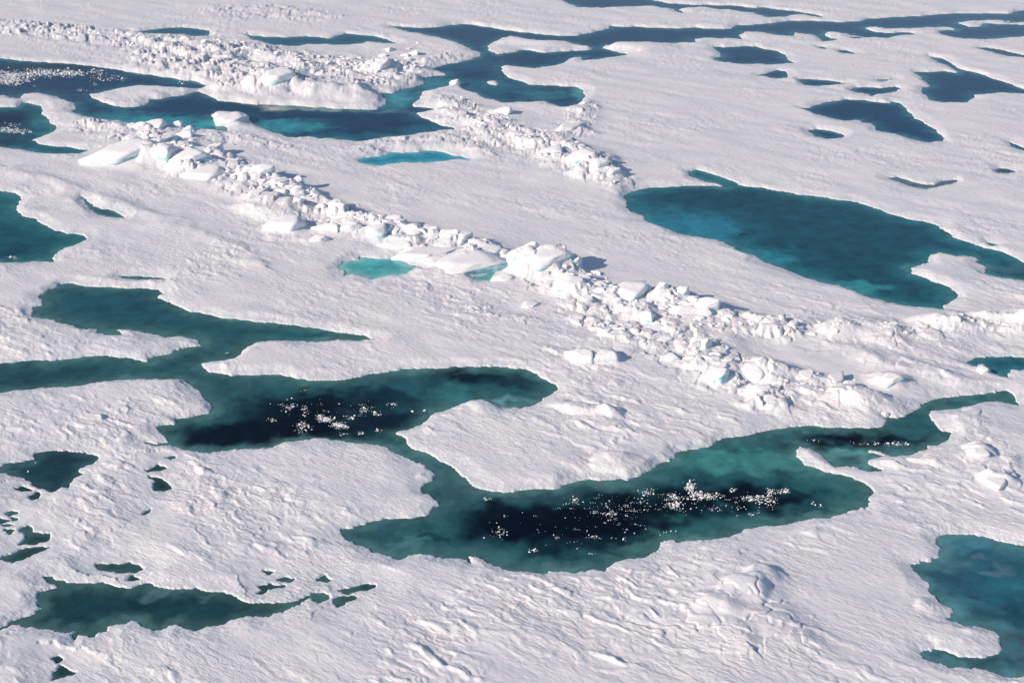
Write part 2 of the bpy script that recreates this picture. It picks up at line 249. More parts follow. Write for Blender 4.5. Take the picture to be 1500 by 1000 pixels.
def seg_dist(px, py, P):
    """signed distance to closed polygon, negative inside"""
    d = np.full(px.shape, 1e9, np.float32); ins = np.zeros(px.shape, bool)
    n = len(P)
    for k in range(n):
        ax, ay = P[k]; bx, by = P[(k + 1) % n]
        ex, ey = bx - ax, by - ay; L = ex * ex + ey * ey + 1e-9
        wx = px - ax; wy = py - ay
        t = np.clip((wx * ex + wy * ey) / L, 0, 1)
        dx = wx - t * ex; dy = wy - t * ey
        np.minimum(d, dx * dx + dy * dy, out=d)
        if ay != by:
            c = (ay > py) != (by > py)
            ins ^= c & (px < ex * (py - ay) / (by - ay) + ax)
    d = np.sqrt(d); return np.where(ins, -d, d)

# streak frame of the wind-worked snow
SA = np.array([0.80, -0.60]); SB = np.array([0.60, 0.80])
def ab(X, Y): return X * SA[0] + Y * SA[1], X * SB[0] + Y * SB[1]

RIDGES = [  # photo polyline with height (m) and half width (m); plate relief (m); plate size (m)
 ([(150,185,.5,3),(200,195,1.0,4),(260,225,1.7,5),(320,245,1.6,5),(380,268,1.5,4),(440,290,1.6,4),(500,320,1.3,3.2),(560,338,1.3,3),(620,350,1.4,3),(690,368,1.5,3),(750,385,1.8,3.2),
   (805,398,1.8,3.8),(850,420,1.7,3.4),(910,436,1.6,3.2),(980,446,1.7,3),(1040,462,1.5,3),(1100,478,1.1,3.2),(1150,484,.5,2)], .55, 2.7),
 ([(1100,480,.6,2.4),(1200,486,.9,3.2),(1300,484,.8,2.8),(1400,476,.95,2.6),(1520,474,.95,2.6)], .24, 2.6),
 ([(-30,38,.6,6),(60,42,.7,6),(150,52,.6,5),(240,62,.9,7),(310,75,1.4,12),(400,95,1.5,14),(480,105,1.3,12),(560,112,1.0,9),(610,95,.6,7)], .7, 3.4),
 ([(380,130,.7,5),(440,134,.8,5),(500,138,.7,4),(550,144,.4,3)], .2, 3.5),
 ([(640,150,.8,6),(700,178,.9,6),(760,200,1.0,6),(810,215,1.2,5),(850,232,1.4,5),(885,252,1.6,4.5),(918,268,.9,3)], .55, 2.6),
 ([(855,152,.8,2.5),(860,175,.7,2.5),(850,200,.7,3)], .3, 1.2),
 ([(900,462,.6,4),(960,486,.8,4.5),(1010,508,.8,4.5),(1060,532,.9,4.2),(1110,560,1.0,3.2),(1140,588,.6,2)], .42, 1.9),
 ([(1130,552,.7,2.5),(1180,560,.8,2.5),(1230,580,.6,2.8),(1280,596,.5,2.2),(1330,605,.4,2)], .2, 1.6),
 ([(1200,512,.3,1.5),(1270,522,.7,1.6),(1340,540,.8,1.8),(1400,558,.5,1.5),(1450,570,.35,1.3),(1520,585,.3,1.5)], .12, 1.6),
 ([(1300,500,.3,2),(1400,486,.4,1.5),(1520,480,.4,1.5)], .2, 1.6),
 ([(700,455,.15,1.2),(740,465,.4,1.0),(780,470,.15,1.2)], .2, 1.0),
 ([(1050,800,.3,2.2),(1090,830,.5,2.4),(1110,870,.55,2.6),(1140,910,.5,2.2),(1170,950,.4,2.0)], .13, 1.9),
 ([(1010,860,.25,1.8),(1040,900,.35,1.8),(1080,940,.3,1.8)], .11, 1.8),
 ([(1400,600,.2,2),(1440,640,.35,2.5),(1470,690,.35,2.5)], .18, 1.3),
 ([(380,15,.5,8),(460,22,.4,6)], .3, 2.5),
 ([(250,182,.3,3),(330,200,.5,4),(400,212,.4,3)], .25, 1.8),
 ([(560,212,.5,4),(640,208,.6,4),(700,225,.6,3)], .3, 1.8),
 ([(20,250,.35,2.5),(120,280,.4,2.5),(220,320,.35,2.2),(300,345,.35,2),(380,390,.35,1.8)], .0, 2),
]
MOUNDS = [  # photo x, y, half length, half width (m), height (m)
 (405,126,6,6,1.1),(500,137,9,6,.9),(557,103,4.5,4,.8),(339,176,4.6,4.2,.7),(187,234,5,4,1.0),(855,528,1.5,1.3,.75),(888,529,1.5,1.2,.7),(855,604,3.6,1.0,.55),(896,610,1.2,1.0,.5),
 (905,682,2.2,1.8,.7),(708,596,1.6,1.6,.5),(632,696,1.1,1.2,.5),(1255,588,3.2,2.0,.6),(1290,600,3,1.8,.45),(1130,548,3.0,2.4,.7),(1303,563,2.2,1.6,.7),(1433,666,1.5,1.0,.6),
 (1460,709,1.8,1.0,.6),(1375,893,1.6,1.4,.55),(1440,920,2.2,1.4,.25),(1325,662,2.5,1.4,.4),(1340,672,3,1.4,.3),(1130,600,2,1,.3),(1090,870,1.8,1.6,.6),(1120,850,1.6,1.4,.5),(1050,890,2,1.5,.45),
 (800,400,4.5,3.2,.7),(700,386,3.6,2.2,.35),(420,336,3,2.6,.7),(400,312,5,3.8,.8),(560,850,.1,.1,0),(880,240,3,3,.5),(780,62,8,5,.5),(920,70,10,7,.8),(590,360,2.5,1.6,.5),(730,745,.1,.1,0),
 (240,240,4,3,.7),(284,252,4.5,2.8,.7),(1050,560,2,1.6,.5),(1380,480,3,2,.7),(1480,476,4,2,.7),(1230,490,2.5,2,.5),
]
_R = []
for pl, pr, ps in RIDGES:
    q = [(*map(float, ground(a, b)), h, wd) for a, b, h, wd in pl]; _R.append((np.array(q), pr, ps))
_M = [(*map(float, ground(a, b)), rx, ry, h) for a, b, rx, ry, h in MOUNDS]
_APRON = []
def relief(X, Y):
    """snow surface above the water level, without the shores"""
    X = np.asarray(X, np.float32); Y = np.asarray(Y, np.float32)
    a, b = ab(X, Y)
    near = sstep(190, 95, Y)
    patch = 0.62 + 1.5 * np.clip(fbm(X / 13 + 3, Y / 16, 3, 11), -.3, .7)
    h = 0.34 + 0.12 * fbm(X / 28, Y / 28, 2, 1) + 0.09 * fbm(a / 12, b / 5, 2, 4)
    wa = a + 0.9 * perlin(X / 2.3, Y / 2.3, 40) + .3 * perlin(X / .7, Y / .7, 42); wb = b + 0.5 * perlin(X / 2.1, Y / 2.1, 41) + .16 * perlin(X / .6, Y / .6, 43)
    s1 = fbm(wa / 5.2, wb / 1.9, 3, 7); s2 = fbm(wa / 1.5, wb / .55, 3, 15); s3 = fbm(wa / .55, wb / .24, 2, 21)
    sc_ = np.maximum(0, fbm(wa / 3.1, wb / 1.1, 2, 33) - .18)
    far = sstep(110, 260, Y)
    h = h + patch * ((.062 - .018 * far) * s1 + .034 * s2 + (.016 + .006 * near) * s3) + (.06 + .13 * near - .03 * far) * patch * sc_
    rm = np.zeros_like(h)
    for q, pr, ps in _R:
        lo = q[:, :2].min(0) - 30; hi = q[:, :2].max(0) + 30
        m = (X > lo[0]) & (X < hi[0]) & (Y > lo[1]) & (Y < hi[1])
        if not m.any(): continue
        x = X[m]; y = Y[m]; best = np.full(x.shape, 1e9, np.float32); H = np.zeros_like(best); W = np.ones_like(best); SG = np.zeros_like(best)
        wx = x + 1.2 * perlin(x / 5, y / 5, 51); wy = y + 1.2 * perlin(x / 5, y / 5, 52)
        for k in range(len(q) - 1):
            ax, ay, ha, wa_ = q[k]; bx, by, hb, wb_ = q[k + 1]; ex, ey = bx - ax, by - ay; L = ex * ex + ey * ey
            t = np.clip(((wx - ax) * ex + (wy - ay) * ey) / L, 0, 1)
            d = np.hypot(wx - ax - t * ex, wy - ay - t * ey)
            sg = (wx - ax) * ey - (wy - ay) * ex        # > 0 on the sunny, near side
            c = d < best; best = np.where(c, d, best); SG = np.where(c, sg, SG); H = np.where(c, ha + t * (hb - ha), H); W = np.where(c, wa_ + t * (wb_ - wa_), W)
        f = np.exp(-(best / (W * np.where(SG > 0, 1.45, .62))) ** 2)
        core = sstep(.12, .6, f)
        c1, j1 = cell_facets(x / ps / 1.25 + .25 * perlin(x, y, 60), y / ps + .25 * perlin(x, y, 61), 3)
        c2, j2 = cell_facets(x / (ps * .5), y / (ps * .5), 9)
        n = .75 + .55 * fbm(x / 4.5, y / 4.5, 2, 70)
        add = H * f * n * .92 + core * pr * (.60 * c1 * sstep(0, .16, j1) - .45 * (1 - sstep(0, .12, j1)) + .22 * c2 * sstep(0, .2, j2))
        h[m] += add; rm[m] = np.maximum(rm[m], core * min(1, pr * 3))
    for mx, my, rx, ry, hh in _M + _APRON:
        m = (np.abs(X - mx) < rx * 2.2) & (np.abs(Y - my) < max(rx, ry) * 2.2)
        if not m.any(): continue
        x = X[m] - mx; y = Y[m] - my
        x = x + .25 * rx * perlin(X[m] / rx, Y[m] / rx, 80); y = y + .25 * ry * perlin(X[m] / rx, Y[m] / ry, 81)
        ca, sa_ = .94, -.34; u = x * ca + y * sa_; v = -x * sa_ + y * ca
        r = np.sqrt((u / rx) ** 2 + (v / ry) ** 2)
        h[m] += hh * sstep(1.25, .35, r)
    return h, rm
def pond_field(X, Y):
    """signed distance to the shores and the pond it belongs to"""
    wx = X + .38 * perlin(X / 2.6, Y / 2.6, 90) + .15 * perlin(X / .8, Y / .8, 91) + .09 * perlin(X / .3, Y / .3, 92)
    wy = Y + .38 * perlin(X / 2.6, Y / 2.6, 93) + .18 * perlin(X / .8, Y / .8, 94) + .12 * perlin(X / .3, Y / .3, 95)
    far = sstep(110, 260, Y)
    wy = wy + far * .5 * perlin(X / 2.2, Y / 3.5, 96)
    SD = np.full(X.shape, 9.0, np.float32); ID = np.full(X.shape, -1, np.int32)
    for i, P, sg in POLY:
        lo = P.min(0) - 7; hi = P.max(0) + 7
        m = (wx > lo[0]) & (wx < hi[0]) & (wy > lo[1]) & (wy < hi[1])
        if not m.any(): continue
        idx = np.nonzero(m); kx, ky = wx[idx], wy[idx]
        if PONDS[i][0] == 'h' or len(P) < 14:
            xx, yy = X[idx], Y[idx]; kx = xx + .16 * perlin(xx / .8, yy / .8, 91) + .08 * perlin(xx / .3, yy / .3, 92); ky = yy + .2 * perlin(xx / .8, yy / .8, 94) + .1 * perlin(xx / .3, yy / .3, 95)
        d = seg_dist(kx, ky, P).astype(np.float32)
        if sg == 1:
            if PONDS[i][0] == 'h' or len(P) < 14: d = d - .09
            c = d < SD[idx]; SD[idx] = np.where(c, d, SD[idx]); ID[idx] = np.where(c, i, ID[idx])
        else: SD[idx] = np.maximum(SD[idx], -d)
    return SD, ID
HOLE = np.array([p[0] == 'h' for p in PONDS] + [False])
def surface(X, Y):
    h, rm = relief(X, Y); SD, ID = pond_field(X, Y)
    lip = .09 + .05 * perlin(X / 1.5, Y / 1.5, 97)
    h = np.minimum(h, .55 + np.maximum(h - .55, 0) * sstep(.2, 4.0, SD))
    wdt = 1.1 + 1.6 * np.clip(.5 + perlin(X / 5, Y / 5, 98), 0, 1)
    land = lip * sstep(0, .16, SD) + (np.maximum(h, .16) - lip) * np.where(HOLE[ID], sstep(.1, 3.0, SD), sstep(.05, 1, SD / wdt) ** .8)
    bed = -np.minimum(.9, .05 + -SD * .8)
    z = np.where(SD > 0, np.maximum(land, 0.02 * sstep(0, .1, SD)), bed)
    return z, SD, ID, rm

# ------------------------------------------------------------------ materials
def nt(name):
    m = bpy.data.materials.new(name); m.use_nodes = True; t = m.node_tree; b = t.nodes['Principled BSDF']
    return m, t, b
def node(t, k, **kw):
    n = t.nodes.new('ShaderNode' + k)
    for a, v in kw.items(): setattr(n, a, v)
    return n
def snow_material(name, tint_sides):
    m, t, b = nt(name); L = t.links.new
    geo = node(t, 'NewGeometry'); mp = node(t, 'Mapping'); mp.inputs['Rotation'].default_value = (0, 0, math.radians(37))
    mr = mp; mp = node(t, 'Mapping'); mp.inputs['Scale'].default_value = (.5, 1.35, 1)
    L(geo.outputs['Position'], mr.inputs[0]); L(mr.outputs[0], mp.inputs[0])
    n1 = node(t, 'TexNoise'); n1.inputs['Scale'].default_value = 2.2; n1.inputs['Detail'].default_value = 6; n1.inputs['Roughness'].default_value = .62; n1.inputs['Distortion'].default_value = .1
    n2 = node(t, 'TexNoise'); n2.inputs['Scale'].default_value = .22; n2.inputs['Detail'].default_value = 5
    n3 = node(t, 'TexNoise'); n3.inputs['Scale'].default_value = 6; n3.inputs['Detail'].default_value = 5; n3.inputs['Roughness'].default_value = .7
    for n in (n1, n2, n3): L(mp.outputs[0], n.inputs['Vector'])
    r = node(t, 'ValToRGB'); r.color_ramp.elements[0].position = .3; r.color_ramp.elements[0].color = (.685, .672, .722, 1) if not tint_sides else (.80, .79, .82, 1)
    r.color_ramp.elements[1].position = .7; r.color_ramp.elements[1].color = (.87, .845, .825, 1) if not tint_sides else (.90, .88, .87, 1)
    mx = node(t, 'Math', operation='MULTIPLY_ADD'); L(n1.outputs[0], mx.inputs[0]); mx.inputs[1].default_value = .5
    hf = node(t, 'Math', operation='MULTIPLY'); L(n2.outputs[0], hf.inputs[0]); hf.inputs[1].default_value = .5
    L(hf.outputs[0], mx.inputs[2]); L(mx.outputs[0], r.inputs[0]); col = r.outputs[0]
    n4 = node(t, 'TexNoise'); n4.inputs['Scale'].default_value = .075; n4.inputs['Detail'].default_value = 6; n4.inputs['Roughness'].default_value = .6; L(mp.outputs[0], n4.inputs['Vector'])
    m4 = node(t, 'MapRange'); m4.inputs['From Min'].default_value = .5; m4.inputs['From Max'].default_value = .72; m4.inputs['To Max'].default_value = .0 if tint_sides else .45; L(n4.outputs[0], m4.inputs['Value'])
    c4 = node(t, 'MixRGB'); c4.inputs[2].default_value = (.60, .62, .70, 1); L(m4.outputs[0], c4.inputs[0]); L(col, c4.inputs[1]); col = c4.outputs[0]
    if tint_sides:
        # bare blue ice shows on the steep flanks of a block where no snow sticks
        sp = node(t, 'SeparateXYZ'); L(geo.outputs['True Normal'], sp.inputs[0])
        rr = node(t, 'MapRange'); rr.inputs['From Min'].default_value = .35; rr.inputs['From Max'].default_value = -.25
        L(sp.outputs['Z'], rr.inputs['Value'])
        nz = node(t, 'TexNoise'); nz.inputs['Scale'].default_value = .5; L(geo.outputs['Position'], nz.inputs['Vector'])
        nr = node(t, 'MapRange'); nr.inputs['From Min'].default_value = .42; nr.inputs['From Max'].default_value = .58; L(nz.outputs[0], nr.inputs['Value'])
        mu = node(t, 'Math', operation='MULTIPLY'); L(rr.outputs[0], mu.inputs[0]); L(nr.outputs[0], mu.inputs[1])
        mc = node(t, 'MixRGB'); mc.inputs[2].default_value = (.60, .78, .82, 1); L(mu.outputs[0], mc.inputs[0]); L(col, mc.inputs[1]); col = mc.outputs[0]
    else:
        at = node(t, 'Attribute', attribute_name='wet')
        mc = node(t, 'MixRGB'); mc.inputs[2].default_value = (.60, .64, .68, 1); L(at.outputs['Fac'], mc.inputs[0]); L(col, mc.inputs[1]); col = mc.outputs[0]
    L(col, b.inputs['Base Color'])
    b.inputs['Roughness'].default_value = .62; b.inputs['Specular IOR Level'].default_value = .25
    bp = node(t, 'Bump'); bp.inputs['Strength'].default_value = .75; bp.inputs['Distance'].default_value = .15 if not tint_sides else .10
    ad = node(t, 'Math', operation='MULTIPLY_ADD'); L(n3.outputs[0], ad.inputs[0]); ad.inputs[1].default_value = .42; L(n1.outputs[0], ad.inputs[2])
    L(ad.outputs[0], bp.inputs['Height']); L(bp.outputs[0], b.inputs['Normal'])
    n5 = node(t, 'TexNoise'); n5.inputs['Scale'].default_value = .11; n5.inputs['Detail'].default_value = 4; L(geo.outputs['Position'], n5.inputs['Vector'])
    m5 = node(t, 'MapRange'); m5.inputs['From Min'].default_value = .36; m5.inputs['From Max'].default_value = .64; m5.inputs['To Min'].default_value = .3; m5.inputs['To Max'].default_value = 1
    L(n5.outputs[0], m5.inputs['Value']); L(m5.outputs[0], bp.inputs['Strength'])
    return m
M_SNOW = snow_material('wind_worked_snow', False)
M_CAP = snow_material('block_snow', True)
def ice_material():
    m, t, b = nt('bare_blue_ice'); L = t.links.new
    geo = node(t, 'NewGeometry'); n = node(t, 'TexNoise'); n.inputs['Scale'].default_value = 1.2; n.inputs['Detail'].default_value = 5; L(geo.outputs['Position'], n.inputs['Vector'])
    r = node(t, 'ValToRGB'); r.color_ramp.elements[0].position = .35; r.color_ramp.elements[0].color = (.16, .46, .55, 1); r.color_ramp.elements[1].position = .68; r.color_ramp.elements[1].color = (.62, .78, .80, 1)
    L(n.outputs[0], r.inputs[0]); L(r.outputs[0], b.inputs['Base Color']); b.inputs['Roughness'].default_value = .3
    bp = node(t, 'Bump'); bp.inputs['Distance'].default_value = .08; L(n.outputs[0], bp.inputs['Height']); L(bp.outputs[0], b.inputs['Normal'])
    return m
M_ICE = ice_material()
def water_material():
    m, t, b = nt('melt_water'); L = t.links.new
    at = node(t, 'Attribute', attribute_name='tint'); geo = node(t, 'NewGeometry')
    n = node(t, 'TexNoise'); n.inputs['Scale'].default_value = .45; n.inputs['Detail'].default_value = 9; n.inputs['Roughness'].default_value = .66; n.inputs['Distortion'].default_value = .5; L(geo.outputs['Position'], n.inputs['Vector'])
    r = node(t, 'MapRange'); r.inputs['From Min'].default_value = .3; r.inputs['From Max'].default_value = .7; r.inputs['To Min'].default_value = .66; r.inputs['To Max'].default_value = 1.34; L(n.outputs[0], r.inputs['Value'])
    mu = node(t, 'VectorMath', operation='SCALE'); L(at.outputs['Color'], mu.inputs[0]); L(r.outputs[0], mu.inputs['Scale']); L(mu.outputs[0], b.inputs['Base Color'])
    b.inputs['Roughness'].default_value = .07; b.inputs['IOR'].default_value = 1.33; b.inputs['Specular IOR Level'].default_value = .16
    n2 = node(t, 'TexNoise'); n2.inputs['Scale'].default_value = 3.5; n2.inputs['Detail'].default_value = 3; L(geo.outputs['Position'], n2.inputs['Vector'])
    bp = node(t, 'Bump'); bp.inputs['Distance'].default_value = .006; bp.inputs['Strength'].default_value = .5; L(n2.outputs[0], bp.inputs['Height']); L(bp.outputs[0], b.inputs['Normal'])
    return m
M_WATER = water_material()
def tag(o, label=None, cat=None, group=None, kind=None):
    if label: o['label'] = label
    if cat: o['category'] = cat
    if group: o['group'] = group
    if kind: o['kind'] = kind
    return o

# named blocks and slabs: photo x, y, width px, height factor, tilt, label
NAMED = [
 (511,338,38,.55,.10,'smooth white slab left of the three stepped slabs of the main ridge'),
 (550,346,38,.60,.12,'white slab with a turquoise foot, first of the stepped slabs on the main ridge'),
 (575,332,38,.55,.18,'grey topped tilted slab behind the stepped slabs of the main ridge'),
 (602,345,27,.75,.10,'upright white block with a turquoise corner on the main ridge'),
 (626,344,25,.80,-.1,'tall narrow white block right of the one with a turquoise corner'),
 (654,352,28,.60,.10,'white block right of the tall narrow block on the main ridge'),
 (682,358,24,.75,.0,'square white block above the largest smooth slab'),
 (613,371,56,.26,.05,'broad flat white slab just above the pale turquoise pool'),
 (684,388,80,.24,.03,'largest smooth white slab of the main ridge with a turquoise edge'),
 (738,408,30,.60,.0,'round white boulder at the right foot of the largest smooth slab'),
 (714,373,40,.45,.1,'wedge shaped white slab behind the largest smooth slab'),
 (762,389,25,.6,.1,'white block between the largest slab and the high crest of the ridge'),
 (583,361,35,.4,.1,'low white block above the top corner of the pale turquoise pool'),
 (487,338,28,.5,.1,'small white slab at the left start of the stepped slabs'),
 (466,351,28,.5,.1,'lone white boulder with a blue shadow in front of the main ridge'),
 (420,334,45,.35,.05,'low cream coloured mound of ice in front of the main ridge'),
 (540,322,30,.45,.15,'tilted slab behind the first smooth slabs of the main ridge'),
 (437,276,14,.9,.4,'little sharp upright shard with a blue side on the ridge crest'),
 (386,264,34,.5,.1,'pale block with a turquoise band on the upper main ridge'),
 (410,288,40,.5,.15,'long white block leaning on the upper main ridge'),
 (434,303,24,.6,.2,'small white block with a turquoise crack on the upper main ridge'),
 (372,292,22,.7,.3,'white shard over a dark turquoise notch on the upper main ridge'),
 (801,398,58,.36,.12,'huge pyramid shaped block at the highest point of the main ridge'),
 (836,428,38,.36,.1,'large white block under the huge pyramid shaped block'),
 (873,428,34,.5,.1,'white block right of the turquoise crack below the highest point'),
 (925,436,50,.40,.05,'long white beam like slab on the ridge right of the highest point'),
 (961,484,27,.75,.0,'pale round boulder above a dark green notch'),
 (948,470,24,.8,.2,'tilted white block behind the pale round boulder'),
 (969,439,15,1.0,.1,'small upright white tooth, first of a row on the ridge crest'),
 (981,439,14,1.0,.1,'small upright white tooth, second of the row on the ridge crest'),
 (1001,441,17,1.0,-.1,'small upright white tooth, third of the row on the ridge crest'),
 (1014,447,14,.9,.1,'last small white tooth of the row on the ridge crest'),
 (1035,461,38,.6,.1,'broad white block just right of the row of teeth'),
 (1002,463,40,.45,.1,'broad smooth block below the row of teeth'),
 (793,380,36,.5,.1,'white slab behind the huge pyramid shaped block'),
 (756,384,30,.5,.1,'low white block left of the huge pyramid shaped block'),
 (776,447,26,.4,.0,'small flat boulder alone in front of the high part of the ridge'),
 (841,396,20,.6,.2,'block on the shoulder behind the highest point of the ridge'),
 (858,446,20,.6,.1,'small white block at the bottom of the turquoise crack'),
 (1034,513,15,1.5,.35,'tall thin shard standing on the lower rubble of the ridge'),
 (855,527,27,.6,.0,'left one of two rounded boulders standing side by side on smooth snow'),
 (887,528,27,.55,.0,'right one of two rounded boulders standing side by side on smooth snow'),
 (983,526,20,.6,.1,'small boulder with a blue shadow at the left end of the lower rubble'),
 (1100,553,40,.55,.25,'long tilted slab with a sharp blue shadow in the lower rubble'),
 (1055,558,26,.5,.1,'rounded block left of the long tilted slab in the lower rubble'),
 (1038,541,34,.4,.1,'flat white block in the middle of the lower rubble'),
 (1113,577,32,.5,.1,'white block below the long tilted slab'),
 (1126,588,24,.6,.1,'blocky lump with a blue shadow at the bottom of the lower rubble'),
 (1180,553,30,.4,.1,'low boulder right of the smooth dome in the lower rubble'),
 (1223,561,24,.4,.1,'low boulder furthest right in the lower rubble'),
 (1303,562,32,.5,.1,'rounded block above the narrow green channel on the right'),
 (1440,541,17,.6,.0,'rounded snow boulder standing at the small teal pond on the right'),
 (1433,667,28,.5,.0,'rounded boulder with a dark cleft near the right edge'),
 (1458,709,32,.4,.0,'smooth lone boulder near the right edge below the one with a cleft'),
 (187,233,58,.42,.08,'broad smooth slab at the far left end of the main ridge'),
 (238,236,46,.40,.1,'slab over a green notch at the left end of the main ridge'),
 (281,246,46,.38,.1,'smooth slab second from the green notch, left main ridge'),
 (301,260,50,.28,.05,'thin flat slab with a turquoise end in front of the left main ridge'),
 (227,187,36,.5,.1,'tall rounded block at the water at the left end of the main ridge'),
 (260,184,14,1.0,.0,'small round knob standing over the turquoise water'),
 (277,190,11,.9,.0,'smaller knob right of the round knob over the turquoise water'),
 (272,201,30,.6,.1,'blue shaded block just below the round knob'),
 (315,227,26,.5,.2,'tilted white block on the left main ridge below the small mound'),
 (229,212,26,.5,.1,'white block above the slabs at the left end of the ridge'),
 (208,218,26,.4,.1,'low block at the outer left end of the ridge'),
 (339,175,44,.30,.05,'snowy hummock jutting into the turquoise end of the far lead'),
 (405,128,50,.6,.05,'large smooth block with a blue shaded right side in the broad rubble field'),
 (557,104,34,.6,.1,'domed white block with a dark blue side near the right of the broad rubble field'),
 (606,79,16,.6,.2,'small leaning slab at the right end of the broad rubble field'),
 (571,73,13,.7,.1,'small boulder above the domed block of the broad rubble field'),
 (541,116,18,.5,.1,'small boulder below left of the domed block of the broad rubble field'),
 (667,122,13,.9,.0,'little knob on the snow point between the arms of the far lead'),
 (738,165,28,.6,.1,'white block at the left of the upper rubble patch'),
 (804,229,40,.35,.2,'long pale slab with a turquoise side, in the upper rubble patch'),
 (855,241,36,.5,.1,'large rounded block near the lower end of the upper rubble patch'),
 (878,254,22,.8,.1,'block with a turquoise window at the tip of the upper rubble patch'),
 (900,258,20,.8,.1,'last block with a turquoise side at the tip of the upper rubble patch'),
 (828,193,26,.5,.1,'white block in the middle of the upper rubble patch'),
 (855,153,14,.8,.0,'small block at the pale end of the turquoise arm'),
]
for px, py, wpx, hf, tilt, lb in NAMED:                  # snow drifted up against every big block
    x, y = map(float, ground(px - wpx * .08, py + wpx * .05, .3)); wm = wpx * scale_at(px, py)
    _APRON.append((x, y, wm * .85, wm * .75, min(.6, wm * hf * .16)))

# ------------------------------------------------------------------ the ice sheet: one relief grid, finer where it is near and in view
def make_mesh(name, co, quads, mat, smooth=True):
    me = bpy.data.meshes.new(name); nv = len(co); nf = len(quads); k = quads.shape[1]
    me.vertices.add(nv); me.vertices.foreach_set('co', np.ascontiguousarray(co, np.float32).ravel())
    me.loops.add(nf * k); me.loops.foreach_set('vertex_index', np.ascontiguousarray(quads, np.int32).ravel())
    me.polygons.add(nf); me.polygons.foreach_set('loop_start', np.arange(0, nf * k, k, dtype=np.int32))
    me.polygons.foreach_set('use_smooth', np.full(nf, smooth, bool))
    me.update(calc_edges=True); me.materials.append(mat); return me
ysc = np.linspace(1055, -40, 830); _, Yf = ground(np.full(ysc.shape, 750.), ysc)
Ynear = np.array([-60, -20, 10, 35, 52, 62, 68]); Ynear = Ynear[Ynear < Yf[0] - 1.5]
Yfar = [Yf[-1]]; st = Yf[-1] - Yf[-2]
while Yfar[-1] < 9000: st *= 1.35; Yfar.append(Yfar[-1] + st)
YY = np.concatenate([Ynear, Yf, Yfar[1:]])
uf = np.linspace(-.36 * 1.07, .36 * 1.07, 1130); ue = []; s = uf[-1]; st = uf[1] - uf[0]
while s < 2.6: st *= 1.45; s += st; ue.append(s)
UU = np.concatenate([-np.array(ue[::-1]), uf, ue])
Wd = np.maximum(YY * CP + CAM_H * SP, 60)
GXX = (UU[None, :] * Wd[:, None]).astype(np.float32); GYY = np.repeat(YY[:, None], len(UU), 1).astype(np.float32)
Z, SDF, PID, RM = surface(GXX, GYY)
nr, nc = Z.shape; idx = np.arange(nr * nc).reshape(nr, nc)
Q = np.stack([idx[:-1, :-1], idx[:-1, 1:], idx[1:, 1:], idx[1:, :-1]], -1).reshape(-1, 4)
CO = np.stack([GXX, GYY, Z], -1).reshape(-1, 3)
deep = (SDF.ravel() < -2.2)
keep = ~deep[Q].all(1)
used = np.zeros(nr * nc, bool); used[Q[keep].ravel()] = True; remap = np.cumsum(used) - 1
me = make_mesh('ice_sheet', CO[used], remap[Q[keep]], M_SNOW)
wet = np.clip(sstep(1.4, .0, SDF) * .5 * (1 + perlin(GXX / 1.5, GYY / 1.5, 99)) + .5 * sstep(.25, .6, fbm(GXX / 6, GYY / 6, 2, 120)) * sstep(6, 2, SDF), 0, .7).ravel()[used]
a_ = me.attributes.new('wet', 'FLOAT', 'POINT'); a_.data.foreach_set('value', wet.astype(np.float32))
sheet = bpy.data.objects.new('ice_sheet', me); COL.objects.link(sheet); tag(sheet, kind='structure')

# ------------------------------------------------------------------ water of every pond
tint = np.zeros((nr, nc, 3), np.float32)
shv = np.array(SH, np.float32); dev = np.array(DE, np.float32); ddv = np.array(DD, np.float32)
inw = SDF < 3.0
pi_ = PID[inw]; dep = -SDF[inw]; wx_ = GXX[inw]; wy_ = GYY[inw]
nz = fbm(wx_ / 3.5, wy_ / 5, 3, 130)
f = sstep(-.1, 1.1, dep / ddv[pi_] + .10 * nz)[:, None]
c = shv[pi_] * (1 - f) + dev[pi_] * f
qx = wx_ + 1.0 * fbm(wx_ / 2.6, wy_ / 3, 3, 140); qy = wy_ + 1.6 * fbm(wx_ / 2.6, wy_ / 3, 3, 145)
for hx, hy, rx, ry, hc, hs in HINTS:
    if hs == 0: continue
    cx, cy = ground(hx, hy); sx = scale_at(hx, hy) * rx
    _, y1 = ground(hx, hy - ry); _, y0 = ground(hx, hy + ry); sy = (y1 - y0) / 2
    if hc == D0: sx *= 1.12; sy *= 1.12
    d = np.sqrt(((qx - cx) / sx) ** 2 + ((qy - cy) / sy) ** 2)
    wgt = (hs * sstep(1.35, .30, d + .16 * nz))[:, None]
    if hc == D0 or sum(hc) < 60: wgt = wgt * sstep(-.1, .7, dep + .4 * nz)[:, None]
    c = c * (1 - wgt) + np.array(lin(*hc), np.float32) * wgt
